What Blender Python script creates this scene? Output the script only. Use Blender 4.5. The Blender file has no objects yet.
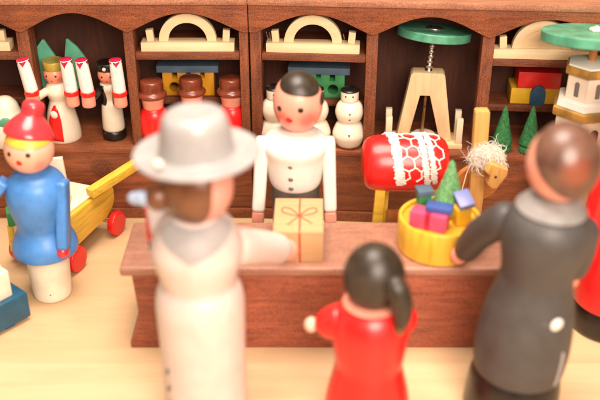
import bpy, bmesh, math, random
from mathutils import Vector, Matrix
random.seed(7)
sc = bpy.context.scene
COL = sc.collection
sc.unit_settings.system = 'METRIC'
sc.unit_settings.scale_length = 0.01      # one unit = one centimetre: a miniature scene
R = math.radians
PI = math.pi

# ------------------------------------------------------------------ materials
def srgb(r, g, b):
    f = lambda c: (c/255/12.92) if c/255 <= 0.04045 else ((c/255+0.055)/1.055)**2.4
    return (f(r), f(g), f(b), 1)

class Mat:
    def __init__(s, name):
        s.m = bpy.data.materials.new(name); s.m.use_nodes = True
        s.t = s.m.node_tree; s.n = s.t.nodes; s.l = s.t.links
        s.b = s.n['Principled BSDF']
        s.co = s.n.new('ShaderNodeTexCoord').outputs['Object']
    def noise(s, scale, detail=4, rough=.55, vec=None, dist=0):
        q = s.n.new('ShaderNodeTexNoise'); q.inputs['Scale'].default_value = scale
        q.inputs['Detail'].default_value = detail; q.inputs['Roughness'].default_value = rough
        q.inputs['Distortion'].default_value = dist
        s.l.new(vec or s.co, q.inputs['Vector']); return q.outputs['Fac']
    def mapping(s, scale=(1,1,1), rot=(0,0,0), loc=(0,0,0)):
        q = s.n.new('ShaderNodeMapping'); q.inputs['Scale'].default_value = scale
        q.inputs['Rotation'].default_value = rot; q.inputs['Location'].default_value = loc
        s.l.new(s.co, q.inputs['Vector']); return q.outputs['Vector']
    def ramp(s, fac, stops):
        q = s.n.new('ShaderNodeValToRGB'); e = q.color_ramp.elements
        while len(e) < len(stops): e.new(.5)
        for i, (p, c) in enumerate(stops): e[i].position = p; e[i].color = c if len(c) == 4 else (*c, 1)
        s.l.new(fac, q.inputs['Fac']); return q.outputs['Color']
    def mix(s, fac, a, b, mode='MIX'):
        q = s.n.new('ShaderNodeMix'); q.data_type = 'RGBA'; q.blend_type = mode
        for v, k in ((fac, 0), (a, 6), (b, 7)):
            if hasattr(v, 'is_linked'): s.l.new(v, q.inputs[k])
            else: q.inputs[k].default_value = v
        return q.outputs[2]
    def rng(s, v, a, b, c, d):
        q = s.n.new('ShaderNodeMapRange'); q.interpolation_type = 'SMOOTHSTEP'
        for i, x in enumerate((a, b, c, d)): q.inputs[i+1].default_value = x
        s.l.new(v, q.inputs[0]); return q.outputs[0]
    def dist(s, p):
        q = s.n.new('ShaderNodeVectorMath'); q.operation = 'DISTANCE'
        s.l.new(s.co, q.inputs[0]); q.inputs[1].default_value = p; return q.outputs['Value']
    def bump(s, h, strength=.2, distance=.05):
        q = s.n.new('ShaderNodeBump'); q.inputs['Strength'].default_value = strength
        q.inputs['Distance'].default_value = distance
        s.l.new(h, q.inputs['Height']); s.l.new(q.outputs['Normal'], s.b.inputs['Normal'])
    def out(s, col, rough=.4, coat=0, sss=0, spec=.5):
        s.l.new(col, s.b.inputs['Base Color'])
        if hasattr(rough, 'is_linked'): s.l.new(rough, s.b.inputs['Roughness'])
        else: s.b.inputs['Roughness'].default_value = rough
        s.b.inputs['Coat Weight'].default_value = coat
        s.b.inputs['Coat Roughness'].default_value = .18
        s.b.inputs['Specular IOR Level'].default_value = spec
        return s.m

def shade(c, k): return (min(1, c[0]*k), min(1, c[1]*k), min(1, c[2]*k), 1)

def paint(name, c, rough=.38, coat=.15, var=.16, blush=None, spots=None):
    """hand-brushed enamel on turned wood"""
    m = Mat(name)
    big = m.noise(1.6, 3)
    col = m.mix(m.rng(big, .3, .7, 0, 1), shade(c, 1-var), shade(c, 1+var*.6))
    streak = m.noise(5, 4, .6, m.mapping((1, 1, .22)))
    col = m.mix(m.rng(streak, .5, .78, 0, .28), col, shade(c, .78))
    fine = m.noise(38, 2)
    if blush:
        for p, rad, bc in blush:
            col = m.mix(m.rng(m.dist(p), rad*.25, rad, .75, 0), col, bc)
    m.bump(m.mix(.3, streak, fine), .16, .04)
    return m.out(col, m.rng(big, .2, .8, rough-.07, rough+.1), coat)

def stained(name, dark, light, axis='x', scale=1.0, rough=.55, coat=0.0):
    """brown stained rough-sawn wood, grain along one axis"""
    m = Mat(name)
    st = {'x': (.16, 1.5, 1.5), 'y': (1.5, .16, 1.5), 'z': (1.5, 1.5, .16)}[axis]
    grain = m.noise(4.2*scale, 7, .62, m.mapping(st), .7)
    big = m.noise(.55, 3)
    speck = m.noise(26, 3, .7)
    col = m.ramp(grain, [(.30, dark), (.50, [(a+b)/2 for a, b in zip(dark, light)]), (.68, light)])
    col = m.mix(m.rng(speck, .46, .68, 0, .75), col, shade(light, 1.3))
    col = m.mix(m.rng(speck, .30, .48, .7, 0), col, shade(dark, .7))
    col = m.mix(m.rng(big, .35, .7, 0, .35), col, shade(dark, .85))
    m.bump(m.mix(.5, grain, speck), .6, .06)
    return m.out(col, m.rng(speck, .2, .8, rough-.08, rough+.14), coat)

def rawwood(name, c, axis='z', k=.8, scale=1.0, rough=.5, coat=.05):
    """pale untreated lime wood"""
    m = Mat(name)
    st = {'x': (.14, 1.6, 1.6), 'y': (1.6, .14, 1.6), 'z': (1.6, 1.6, .14)}[axis]
    grain = m.noise(3.6*scale, 6, .6, m.mapping(st), .5)
    fine = m.noise(30, 2)
    col = m.ramp(grain, [(.3, shade(c, k)), (.52, c), (.72, shade(c, 1.08))])
    col = m.mix(m.rng(fine, .5, .8, 0, .15), col, shade(c, .75))
    m.bump(m.mix(.5, grain, fine), .15, .03)
    return m.out(col, rough, coat)

def metal(name, c, rough=.3):
    m = Mat(name); n = m.noise(8, 3)
    col = m.mix(m.rng(n, .3, .7, 0, 1), shade(c, .8), c)
    m.b.inputs['Metallic'].default_value = 1
    m.bump(n, .1, .02)
    return m.out(col, m.rng(n, .3, .7, rough-.08, rough+.1))

def fabric(name, c):
    m = Mat(name); n = m.noise(22, 4, .7)
    col = m.mix(m.rng(n, .35, .7, 0, 1), shade(c, .82), c)
    m.bump(n, .5, .04)
    return m.out(col, .9)

RED_BROWN_D = (.105, .022, .007, 1); RED_BROWN_L = (.36, .104, .032, 1)
MX = stained('stained_wood_long', RED_BROWN_D, RED_BROWN_L, 'x')
MZ = stained('stained_wood_upright', shade(RED_BROWN_D, .8), shade(RED_BROWN_L, .8), 'z')
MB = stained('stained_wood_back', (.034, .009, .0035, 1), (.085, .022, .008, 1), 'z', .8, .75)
MS = stained('stained_wood_shelf', shade(RED_BROWN_D, .7), shade(RED_BROWN_L, .7), 'x', 1.2)
MTOP = stained('stained_wood_top', (.22, .075, .036, 1), (.46, .20, .10, 1), 'x', 1.1, .42, .08)
MCAB = stained('stained_wood_cabinet', (.085, .020, .006, 1), (.31, .085, .026, 1), 'x', .75, .42, .1)
def knotted(name):
    m = Mat(name)
    d = m.dist((-6.35, .08, 2.35))
    grain = m.noise(3.2, 7, .62, m.mapping((.16, 1.5, 1.5)), .7)
    speck = m.noise(26, 3, .7)
    col = m.ramp(grain, [(.30, (.085, .020, .006, 1)), (.5, (.19, .05, .016, 1)), (.68, (.31, .085, .026, 1))])
    ring = m.n.new('ShaderNodeTexWave'); ring.wave_type = 'RINGS'; ring.rings_direction = 'Y'
    ring.inputs['Scale'].default_value = 1.5; ring.inputs['Distortion'].default_value = 5; ring.inputs['Detail'].default_value = 3
    m.l.new(m.mapping((1, 1, 1), (0, 0, 0), (6.35, 0, -2.35)), ring.inputs['Vector'])
    kc = m.ramp(ring.outputs['Fac'], [(.2, (.062, .016, .005, 1)), (.8, (.105, .028, .009, 1))])
    col = m.mix(m.rng(d, .30, .62, .9, 0), col, kc)
    col = m.mix(m.rng(speck, .46, .68, 0, .6), col, (.38, .11, .034, 1))
    m.bump(m.mix(.5, grain, speck), .42, .05)
    return m.out(col, m.rng(speck, .2, .8, .34, .55), .1)
MCTOP = stained('counter_top_wood', (.27, .115, .068, 1), (.43, .21, .135, 1), 'x', 1.2, .36, .15)
MCNT = stained('counter_wood', (.17, .038, .018, 1), (.42, .115, .055, 1), 'x', 1.0, .42, .08)

LIME = (.76, .55, .30, 1)
W_LIME = rawwood('lime_wood', LIME, 'z', .82)
W_LIMEX = rawwood('lime_wood_long', (.80, .60, .33, 1), 'x', .84)
W_ARCH = rawwood('arch_wood', (.80, .62, .36, 1), 'x', .9)
W_PALE = rawwood('pale_wood', (.80, .66, .45, 1), 'z', .88)
W_GIFT = rawwood('parcel_wood', (.54, .33, .155, 1), 'x', .85, .8)
W_TAN = rawwood('tan_wood', (.66, .36, .10, 1), 'z', .8)
W_ORANGE = rawwood('orange_wood', (.52, .20, .045, 1), 'x', .8)
W_YEL = rawwood('yellow_stained_wood', (.72, .42, .035, 1), 'z', .72, 1.3, .42, .1)
W_YELC = rawwood('yellow_cart_wood', (.72, .45, .045, 1), 'x', .7, 1.2, .45, .1)
CREAM = (.80, .70, .54, 1)
P_CREAM = paint('cream_paint', CREAM, .4, .1, .08)
P_WHITE = paint('white_paint', (.82, .77, .69, 1), .42, .1, .06)
P_COATW = paint('warm_white_coat_paint', (.67, .55, .49, 1), .45, .1, .06)
P_HAT = paint('pale_grey_paint', (.34, .325, .315, 1), .36, .25, .08)
P_GREYC = paint('grey_collar_paint', (.37, .345, .33, 1), .5, 0, .1)
P_RED = paint('red_paint', (.70, .012, .012, 1), .34, .2, .14)
P_REDD = paint('bright_red_paint', (.76, .012, .010, 1), .34, .25, .1)
P_HATRED = paint('hat_red_paint', (.72, .04, .05, 1), .26, .4, .14)
P_GREYM = paint('suit_collar_paint', (.25, .235, .22, 1), .5, 0, .15)
P_SKIN = paint('skin_paint', (.80, .31, .21, 1), .36, .2, .06)
P_SKINP = paint('pale_skin_paint', (.82, .52, .38, 1), .36, .2, .06)
P_BROWN = paint('brown_hair_paint', (.16, .058, .024, 1), .3, .3, .25)
P_HATBR = paint('red_brown_hat_paint', (.19, .04, .017, 1), .28, .35, .2)
P_BLACK = paint('black_paint', (.012, .008, .006, 1), .3, .15, .3)
P_DKGREY = paint('grey_suit_paint', (.062, .056, .052, 1), .52, .03, .14)
P_TROUS = paint('grey_trouser_paint', (.10, .085, .07, 1), .42, .1, .14)
P_HAIRG = paint('grey_black_hair_paint', (.034, .023, .013, 1), .42, .08, .4)
P_GREEN = paint('green_paint', (.075, .29, .17, 1), .45, .08, .3)
P_WING = paint('wing_green_paint', (.10, .40, .25, 1), .5, .05, .15)
def bristly(name, c):
    m = Mat(name); a = m.noise(14, 5, .7, m.mapping((1, 1, .5))); b = m.noise(40, 3, .7)
    col = m.mix(m.rng(a, .35, .65, 0, 1), shade(c, .55), shade(c, 1.35))
    col = m.mix(m.rng(b, .55, .75, 0, .5), col, shade(c, 2.0))
    m.bump(m.mix(.5, a, b), .9, .09)
    return m.out(col, .65, 0)
P_FIR = bristly('fir_green_paint', (.03, .19, .05, 1))
P_FIRL = bristly('light_fir_paint', (.19, .46, .17, 1))
P_BLUE = paint('blue_paint', (.065, .235, .58, 1), .42, .12, .14)
P_TEAL = paint('teal_paint', (.012, .085, .15, 1), .45, .1, .2)
P_DBLUE = paint('dark_blue_paint', (.022, .095, .19, 1), .4, .15, .18)
P_ROOF = paint('grey_blue_paint', (.085, .145, .20, 1), .5, .05, .14)
P_OCHRE = paint('ochre_paint', (.66, .30, .012, 1), .42, .1, .14)
P_HGREEN = paint('house_green_paint', (.045, .26, .08, 1), .42, .1, .14)
P_YELLOW = paint('yellow_paint', (.78, .46, .02, 1), .4, .15, .12)
P_PINK = paint('pink_paint', (.72, .07, .16, 1), .45, .1, .16)
P_LAV = paint('lavender_blue_paint', (.17, .20, .46, 1), .45, .1, .12)
P_ROYAL = paint('royal_blue_paint', (.05, .10, .34, 1), .45, .1, .15)
P_MAG = paint('magenta_paint', (.42, .010, .045, 1), .35, .2, .15)
P_GOLD = paint('gold_paint', (.40, .22, .04, 1), .36, .2, .45)
P_CROWN = paint('crown_gold_paint', (.44, .31, .05, 1), .34, .3, .2)
P_HAIRY = paint('yellow_hair_paint', (.82, .44, .05, 1), .4, .1, .1)
P_BOW = paint('pale_blue_paint', (.36, .46, .62, 1), .35, .3, .1)
P_GREYB = paint('grey_button_paint', (.16, .14, .13, 1), .35, .2, .1)
M_SILVER = metal('silver_metal', (.75, .70, .62, 1), .28)
M_BRASS = metal('brass_metal', (.55, .40, .22, 1), .35)
F_LACE = fabric('lace_thread', (.88, .83, .75, 1))
F_WOOL = fabric('wool', (.88, .80, .68, 1))
P_DARK = paint('dark_hole_paint', (.028, .014, .010, 1), .6, 0, .2)
P_RIB = paint('red_line_paint', (.50, .07, .03, 1), .5, 0, .2)

def head_mat(name, base, cheeks):
    return paint(name, base, .33, .25, .05, blush=cheeks)

# ------------------------------------------------------------------ geometry
def rotm(d):
    """matrix turning +z to direction d"""
    return Vector((0, 0, 1)).rotation_difference(Vector(d).normalized()).to_matrix().to_4x4()

class G:
    def __init__(s): s.v = []; s.f = []
    def add(s, vs, fs, M=None):
        o = len(s.v)
        for p in vs:
            p = Vector(p)
            s.v.append(M @ p if M else p)
        s.f += [[i+o for i in q] for q in fs]
        return s
    def bm(s, b, M=None):
        b.verts.index_update()
        s.add([v.co.copy() for v in b.verts], [[v.index for v in f.verts] for f in b.faces], M)
        b.free(); return s
    def box(s, x0, x1, y0, y1, z0, z1, bev=.03, M=None, seg=2):
        b = bmesh.new(); bmesh.ops.create_cube(b, size=1)
        for v in b.verts:
            v.co = Vector(((x0+x1)/2+v.co.x*(x1-x0), (y0+y1)/2+v.co.y*(y1-y0), (z0+z1)/2+v.co.z*(z1-z0)))
        if bev: bmesh.ops.bevel(b, geom=b.edges[:], offset=min(bev, .45*min(x1-x0, y1-y0, z1-z0)), segments=seg, profile=.6, affect='EDGES')
        return s.bm(b, M)
    def lathe(s, prof, seg=48, M=None):
        vs, fs = [], []
        n = len(prof)
        for r, z in prof:
            for k in range(seg):
                a = 2*PI*k/seg; vs.append((r*math.cos(a), r*math.sin(a), z))
        for i in range(n-1):
            for k in range(seg):
                k2 = (k+1) % seg
                fs.append([i*seg+k, i*seg+k2, (i+1)*seg+k2, (i+1)*seg+k])
        if prof[0][0] > 0: fs.append([k for k in range(seg)][::-1])
        if prof[-1][0] > 0: fs.append([(n-1)*seg+k for k in range(seg)])
        return s.add(vs, fs, M)
    def ell(s, c, rad, seg=32, rings=18, M=None):
        T = Matrix.Translation(c) @ (M or Matrix.Identity(4)) @ Matrix.Diagonal((*rad, 1))
        prof = [(max(1e-4, math.sin(PI*i/rings)), -math.cos(PI*i/rings)) for i in range(rings+1)]
        return s.lathe(prof, seg, T)
    def tube(s, pts, rad, seg=12, flat=None, M=None):
        pts = [Vector(p) for p in pts]; n = len(pts)
        if not hasattr(rad, '__len__'): rad = [rad]*n
        vs, fs = [], []
        prev = None
        for i, p in enumerate(pts):
            d = (pts[min(i+1, n-1)]-pts[max(i-1, 0)]).normalized()
            if prev is None:
                up = Vector((0, 0, 1)) if abs(d.z) < .9 else Vector((0, 1, 0))
                x = d.cross(up).normalized()
            else:
                x = (prev - d*prev.dot(d)).normalized()
            y = d.cross(x); prev = x
            for k in range(seg):
                a = 2*PI*k/seg
                vs.append(p + x*math.cos(a)*rad[i] + y*math.sin(a)*rad[i]*(flat or 1))
        for i in range(n-1):
            for k in range(seg):
                k2 = (k+1) % seg
                fs.append([i*seg+k, i*seg+k2, (i+1)*seg+k2, (i+1)*seg+k])
        fs.append([k for k in range(seg)][::-1]); fs.append([(n-1)*seg+k for k in range(seg)])
        return s.add(vs, fs, M)
    def limb(s, a, b, ra, rb, flat=None, n=10, bend=(0, 0, 0), M=None, round_end=True):
        """tapered arm with rounded ends"""
        a, b, bend = Vector(a), Vector(b), Vector(bend)
        pts, rr = [], []
        L = (b-a).length
        ts = [0, .02, .06, .12] + [.12+.76*i/n for i in range(1, n)] + [.88, .94, .98, 1]
        for t in ts:
            pts.append(a.lerp(b, t)+bend*math.sin(PI*t))
            r = ra+(rb-ra)*t
            if round_end:
                e = min(t, 1-t)*L
                if e < r: r = r*math.sqrt(max(.03, 1-(1-e/r)**2))
            rr.append(r)
        return s.tube(pts, rr, 18, flat, M)
    def prism(s, pts, y0, y1, bev=.03, M=None, seg=2):
        """outline in xz pushed along y"""
        b = bmesh.new()
        f = b.faces.new([b.verts.new((x, y0, z)) for x, z in pts])
        e = bmesh.ops.extrude_face_region(b, geom=[f])
        bmesh.ops.translate(b, vec=(0, y1-y0, 0), verts=[q for q in e['geom'] if isinstance(q, bmesh.types.BMVert)])
        bmesh.ops.recalc_face_normals(b, faces=b.faces[:])
        if bev:
            es = [e for e in b.edges if len(e.link_faces) == 2 and e.calc_face_angle(0) > R(30)]
            bmesh.ops.bevel(b, geom=es, offset=bev, segments=seg, profile=.6, affect='EDGES', clamp_overlap=True)
        return s.bm(b, M)
    def sheet(s, loops, y0, y1, bev=.02, M=None):
        """2D outline with holes in xz, given thickness along y (curve fill)"""
        cu = bpy.data.curves.new('tmp', 'CURVE'); cu.dimensions = '2D'; cu.fill_mode = 'BOTH'
        cu.extrude = (y1-y0)/2-bev; cu.bevel_depth = bev; cu.bevel_resolution = 1
        for lp in loops:
            sp = cu.splines.new('POLY'); sp.points.add(len(lp)-1); sp.use_cyclic_u = True
            for p, (x, z) in zip(sp.points, lp): p.co = (x, z, 0, 1)
        o = bpy.data.objects.new('tmp', cu); COL.objects.link(o)
        dg = bpy.context.evaluated_depsgraph_get()
        me = bpy.data.meshes.new_from_object(o.evaluated_get(dg))
        T = (M or Matrix.Identity(4)) @ Matrix(((1, 0, 0, 0), (0, 0, -1, (y0+y1)/2), (0, 1, 0, 0), (0, 0, 0, 1)))
        s.add([v.co.copy() for v in me.vertices], [list(p.vertices) for p in me.polygons], T)
        bpy.data.objects.remove(o); bpy.data.curves.remove(cu); bpy.data.meshes.remove(me)
        return s
    def patch(s, prof, az0, az1, zlo, zhi, off=.025, na=24, nz=10, M=None):
        """painted or applied piece lying on a turned surface, az 0 faces -y"""
        def rad(z):
            for (r0, z0), (r1, z1) in zip(prof, prof[1:]):
                if min(z0, z1)-1e-6 <= z <= max(z0, z1)+1e-6 and abs(z1-z0) > 1e-6:
                    return r0+(r1-r0)*(z-z0)/(z1-z0)
            return prof[-1][0]
        vs, fs = [], []
        for i in range(na+1):
            a = az0+(az1-az0)*i/na
            l = zlo(i/na) if callable(zlo) else zlo
            h = zhi(i/na) if callable(zhi) else zhi
            for j in range(nz+1):
                z = l+(h-l)*j/nz
                edge = i in (0, na) or j in (0, nz)
                r = rad(z)+(-.03 if edge else off)
                vs.append((r*math.sin(a), -r*math.cos(a), z))
        w = nz+1
        for i in range(na):
            for j in range(nz):
                fs.append([i*w+j, (i+1)*w+j, (i+1)*w+j+1, i*w+j+1])
        return s.add(vs, fs, M)
    def cap(s, c, rad, pole, theta, off=.05, nr=16, na=48):
        """hair or cap lying on an ellipsoid head"""
        Q = rotm(pole)
        vs, fs = [], []
        for i in range(nr+2):
            for k in range(na):
                ph = 2*PI*k/na
                th = theta(ph) if callable(theta) else theta
                t = th*min(i, nr)/nr
                k_ = (1+off) if i <= nr else .96
                if i == nr: k_ = 1+off*.8
                d = Q @ Vector((math.sin(t)*math.cos(ph), math.sin(t)*math.sin(ph), math.cos(t)))
                vs.append((c[0]+d.x*rad[0]*k_, c[1]+d.y*rad[1]*k_, c[2]+d.z*rad[2]*k_))
        for i in range(nr+1):
            for k in range(na):
                k2 = (k+1) % na
                fs.append([i*na+k, (i+1)*na+k, (i+1)*na+k2, i*na+k2])
        return s.add(vs, fs)
    def dot(s, c, rad, az, el, size, flat=.35, stretch=1):
        """small bead of paint on an ellipsoid; az 0 faces -y"""
        d = Vector((math.sin(az)*math.cos(el), -math.cos(az)*math.cos(el), math.sin(el)))
        p = Vector((c[0]+d.x*rad[0], c[1]+d.y*rad[1], c[2]+d.z*rad[2]))
        n = Vector((d.x/rad[0], d.y/rad[1], d.z/rad[2])).normalized()
        return s.ell(p, (size, size, size*flat), 14, 8, rotm(n) @ Matrix.Diagonal((1, stretch, 1, 1)))
    def build(s, name, mat, parent=None, ang=38, tag=None):
        me = bpy.data.meshes.new(name)
        me.from_pydata([tuple(v) for v in s.v], [], s.f)
        b = bmesh.new(); b.from_mesh(me)
        bmesh.ops.remove_doubles(b, verts=b.verts[:], dist=1e-5)
        bmesh.ops.recalc_face_normals(b, faces=b.faces[:])
        b.to_mesh(me); b.free()
        me.polygons.foreach_set('use_smooth', [True]*len(me.polygons))
        me.set_sharp_from_angle(angle=R(ang))
        me.materials.append(mat)
        o = bpy.data.objects.new(name, me); COL.objects.link(o)
        if parent: o.parent = parent
        if tag: o['label'] = tag
        return o

def thing(name, label, cat, loc=(0, 0, 0), rz=0, group=None, tilt=(0, 0)):
    o = bpy.data.objects.new(name, None); COL.objects.link(o)
    o.empty_display_size = .5
    o.location = loc; o.rotation_euler = (tilt[0], tilt[1], rz)
    o['label'] = label; o['category'] = cat
    if group: o['group'] = group
    return o

def copy_thing(root, loc, rz, label, tilt=None):
    def rec(o, par):
        c = o.copy(); COL.objects.link(c); c.parent = par
        for ch in o.children: rec(ch, c)
        return c
    kids = list(root.children)
    r = root.copy(); COL.objects.link(r)
    for ch in kids: rec(ch, r)
    r.location = loc
    r.rotation_euler = (*(tilt or (0, 0)), rz)
    r['label'] = label
    return r

def smooth_prof(pts, n=6):
    """Catmull-Rom through (r, z) points"""
    P = [pts[0]] + list(pts) + [pts[-1]]
    out = []
    for i in range(1, len(P)-2):
        p0, p1, p2, p3 = (Vector(P[i-1]), Vector(P[i]), Vector(P[i+1]), Vector(P[i+2]))
        for k in range(n):
            t = k/n
            q = .5*((2*p1)+(p2-p0)*t+(2*p0-5*p1+4*p2-p3)*t*t+(3*p1-p0-3*p2+p3)*t**3)
            out.append((max(1e-4, q.x), q.y))
    out.append((max(1e-4, pts[-1][0]), pts[-1][1]))
    return out

# ------------------------------------------------------------------ setting: the table and what is behind
m = Mat('pine_table_wood')
gr = m.noise(.9, 6, .6, m.mapping((.10, 1.1, 1)), 1.2)
gr2 = m.noise(9, 6, .65, m.mapping((.035, 1.4, 1)), .4)
big = m.noise(.16, 2)
c0 = (.60, .418, .232, 1)
col = m.ramp(gr, [(.32, (.54, .365, .20, 1)), (.5, c0), (.7, (.64, .46, .268, 1))])
col = m.mix(m.rng(gr2, .52, .75, 0, .42), col, (.48, .29, .135, 1))
sep = m.n.new('ShaderNodeSeparateXYZ'); m.l.new(m.co, sep.inputs[0])
board = m.rng(sep.outputs['Y'], 24.62, 24.72, 0, 1)          # glued-up boards of slightly different tone
col = m.mix(m.rng(board, 0, 1, .0, .30), col, (.50, .30, .14, 1))
b2 = m.rng(sep.outputs['Y'], 29.0, 29.08, 0, 1)
col = m.mix(m.rng(b2, 0, 1, .0, .32), col, (.59, .39, .20, 1))
seam = m.mix(1, m.rng(sep.outputs['Y'], 24.60, 24.64, 0, 1), m.rng(sep.outputs['Y'], 24.64, 24.68, 1, 0), 'MULTIPLY')
col = m.mix(m.mix(1, seam, (.35, .35, .35, 1), 'MULTIPLY'), col, (.42, .23, .10, 1))
m.bump(m.mix(.5, gr, gr2), .14, .05)
PINE = m.out(col, m.rng(gr2, .3, .7, .38, .5), .06)
g = G(); g.box(-70, 70, -20, 75, -2, 0, .2)
t = g.build('table_surface', PINE); t['kind'] = 'structure'
m = Mat('plain_wall_paint'); n_ = m.noise(.2, 4); m.bump(n_, .1, .1)
WALL = m.out(m.mix(m.rng(n_, .3, .7, 0, 1), (.66, .50, .34, 1), (.72, .58, .42, 1)), .8)
g = G(); g.box(-90, 90, 75.5, 77, -40, 80, .1)
t = g.build('wall', WALL); t['kind'] = 'structure'

# ------------------------------------------------------------------ the two shelf units
LEDGE = 3.38; CUSP = 8.37; TOPZ = 9.50
SH1 = 7.46; SH2 = 4.95
def make_shelf(root, ux, x0, x1, bays, cab):
    """ux: (centre, width) of the uprights; bays: list of 0/1, 1 = the bay holds two shelves. local front plane y=0"""
    D = 3.3
    g = G(); g.box(x0, x1, .08, D, .5, LEDGE-.26, .03); g.build('base_cabinet', cab, root)
    g = G(); g.box(x0-.0, x1, -.02, D, 0, .47, .07); g.build('plinth', MCAB, root)
    g = G(); g.box(x0, x1, .0, D, LEDGE-.25, LEDGE, .05); g.build('ledge', MX, root)
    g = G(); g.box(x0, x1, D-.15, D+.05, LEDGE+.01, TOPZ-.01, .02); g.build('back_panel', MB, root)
    for c, w in ux:
        g = G(); g.box(c-w/2, c+w/2, .22, 1.15, LEDGE+.004, CUSP+.42, .04); g.build('upright', MZ, root)
    # valance with a flat-pointed arch over each bay
    pts = [(x0, TOPZ), (x0, CUSP)]
    cs = [c for c, w in ux]
    low = []
    for a, b in zip(cs, cs[1:]):
        N = 26
        for k in range(N+1):
            u = -1+2*k/N
            low.append((a+(b-a)*k/N, CUSP+.78*max(0, math.cos(PI/2*u))**1.18))
    low = [p for i, p in enumerate(low) if i == 0 or abs(p[0]-low[i-1][0]) > 1e-4]
    low = [p for p in low if x0+.06 < p[0] < x1-.06]
    pts = [(x0, TOPZ), (x0, CUSP)] + low + [(x1, CUSP), (x1, TOPZ)]
    g = G(); g.prism(pts, .03, .21, .035); g.build('arched_valance', MX, root)
    g = G(); g.box(x0-.02, x1, -.10, D+.1, TOPZ+.003, TOPZ+.27, .06); g.build('top_board', MTOP, root)
    for (a, wa), (b, wb), k in zip(ux, ux[1:], bays):
        if k:
            for z, yf in ((SH1, .30), (SH2, 1.72)):
                g = G(); g.box(a+wa/2+.004, b-wb/2-.004, yf, D-.16, z-.32, z, .06); g.build('shelf', MS, root)

FY = 34.46
shA = thing('display_shelf', 'brown wooden shelf unit with arched bays behind the boy and the angel', 'shelf', (-2.04, FY, 0), 0, 'brown shelf units of the toy shop')
make_shelf(shA, [(-13.1, .5), (-8.91, .5), (-4.74, .40), (-.19, .36)], -13.4, 0, [1, 0, 1], knotted('knotted_cabinet_wood'))
YB = R(-4.2)
shB = thing('display_shelf', 'brown wooden shelf unit holding the tall trestle and snowmen', 'shelf', (-2.02, FY, 0), YB, 'brown shelf units of the toy shop')
make_shelf(shB, [(.24, .44), (4.85, .46), (9.35, .48), (13.9, .5)], 0.01, 14.2, [1, 0, 1], MCAB)
MBW = Matrix.Translation((-2.02, FY, 0)) @ Matrix.Rotation(YB, 4, 'Z')
def onB(x, y, z): return tuple(MBW @ Vector((x, y, z)))

# ------------------------------------------------------------------ sales counter
cn = thing('sales_counter', 'low reddish brown wooden counter with pale rounded top between customers and shopkeeper', 'counter', (0.3, 25.3, 0))
left = [(-6.2, 0), (-6.2, .22), (-6.08, .5), (-5.9, .95), (-5.82, 1.5), (-5.86, 2.2), (-5.92, 3.04)]
right = [(.75-x, z) for x, z in left][::-1]
g = G(); g.prism(left+right, .14, 2.9, .05); g.build('counter_body', MCNT, cn)
g = G(); g.box(-6.28, 7.05, 0, 3.05, 3.05, 3.4, .13, seg=4); g.build('counter_top', MCTOP, cn)

# ------------------------------------------------------------------ parcel on the counter
pc = thing('parcel', 'tan wooden gift parcel with red drawn bow in front of the shopkeeper', 'parcel', (-.06, 25.66, 3.403), R(-.8))
g = G(); g.box(-.83, .83, 0, 2.3, 0, 1.17, .03); g.build('block', W_GIFT, pc)
g = G()
zt = 1.172
g.tube([(.06, -.006, .02), (.05, -.006, .6), (.04, -.004, 1.15)], .035, 6)
g.tube([(.04, .03, zt), (.05, .8, zt), (.02, 1.6, zt), (.04, 2.27, zt)], .03, 6)
def loop2(pts, closed=False):
    P = [Vector((x, y, zt)) for x, y in pts]
    out = []
    n = len(P)
    for i in range(n-1):
        p0, p1, p2, p3 = P[max(0, i-1)], P[i], P[i+1], P[min(n-1, i+2)]
        for k in range(6):
            t_ = k/6
            out.append(.5*((2*p1)+(p2-p0)*t_+(2*p0-5*p1+4*p2-p3)*t_*t_+(3*p1-p0-3*p2+p3)*t_**3))
    out.append(P[-1]); return out
for pts in ([(.03, 1.05), (-.25, 1.5), (-.52, 1.62), (-.56, 1.35), (-.3, 1.15), (.03, 1.05)],
            [(.03, 1.05), (.3, 1.5), (.55, 1.6), (.6, 1.35), (.35, 1.15), (.03, 1.05)],
            [(.03, 1.05), (-.15, .8), (-.36, .45)], [(.03, 1.05), (.2, .85), (.46, .55)]):
    g.tube(loop2(pts), .022, 6)
g.build('ribbon', P_RIB, pc)

# ------------------------------------------------------------------ turned figurines
def head_parts(root, c, rad, base_mat, eyes=None, mouth=None, es=.07, ms=.10, mouth_mat=None):
    h = G().ell(c, rad, 40, 24).build('head', base_mat, root)
    if eyes:
        for az, el in eyes:
            G().dot(c, rad, az, el, es, .35, 1).build('eye', P_BLACK, h)
    if mouth:
        G().dot(c, rad, mouth[0], mouth[1], ms, .35).build('mouth', mouth_mat or P_REDD, h)
    return h

BLU = (.80, .12, .09, 1)
# shopkeeper ------------------------------------------------------
fx, fy = -.16, 29.6
ck = thing('figurine', 'shopkeeper figurine in white coat with black hair, standing behind the counter', 'figurine', (fx, fy, 0))
G().lathe(smooth_prof([(.92, 0), (.9, .3), (.86, 2.5), (.88, 4.6)], 5), 48).build('trousers', P_TROUS, ck)
coat = smooth_prof([(.5, 4.22), (.80, 4.27), (.95, 4.5), (1.04, 4.95), (1.10, 5.45), (1.20, 5.85), (1.10, 6.15), (.78, 6.36), (.4, 6.48), (.2, 6.5)], 5)
G().lathe([(.01, 4.22)]+coat, 56).build('coat', P_WHITE, ck)
hc, hr = (.09, -.05, 7.52), (.88, .86, 1.10)
hm = head_mat('shopkeeper_face_paint', (.80, .35, .25, 1), [((-.52, -.7, 7.12), .5, BLU), ((.48, -.8, 7.1), .55, BLU)])
h = head_parts(ck, hc, hr, hm, [(R(-46), R(1)), (R(6), R(3))], (R(-21), R(-19)), .10, .12)
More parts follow.
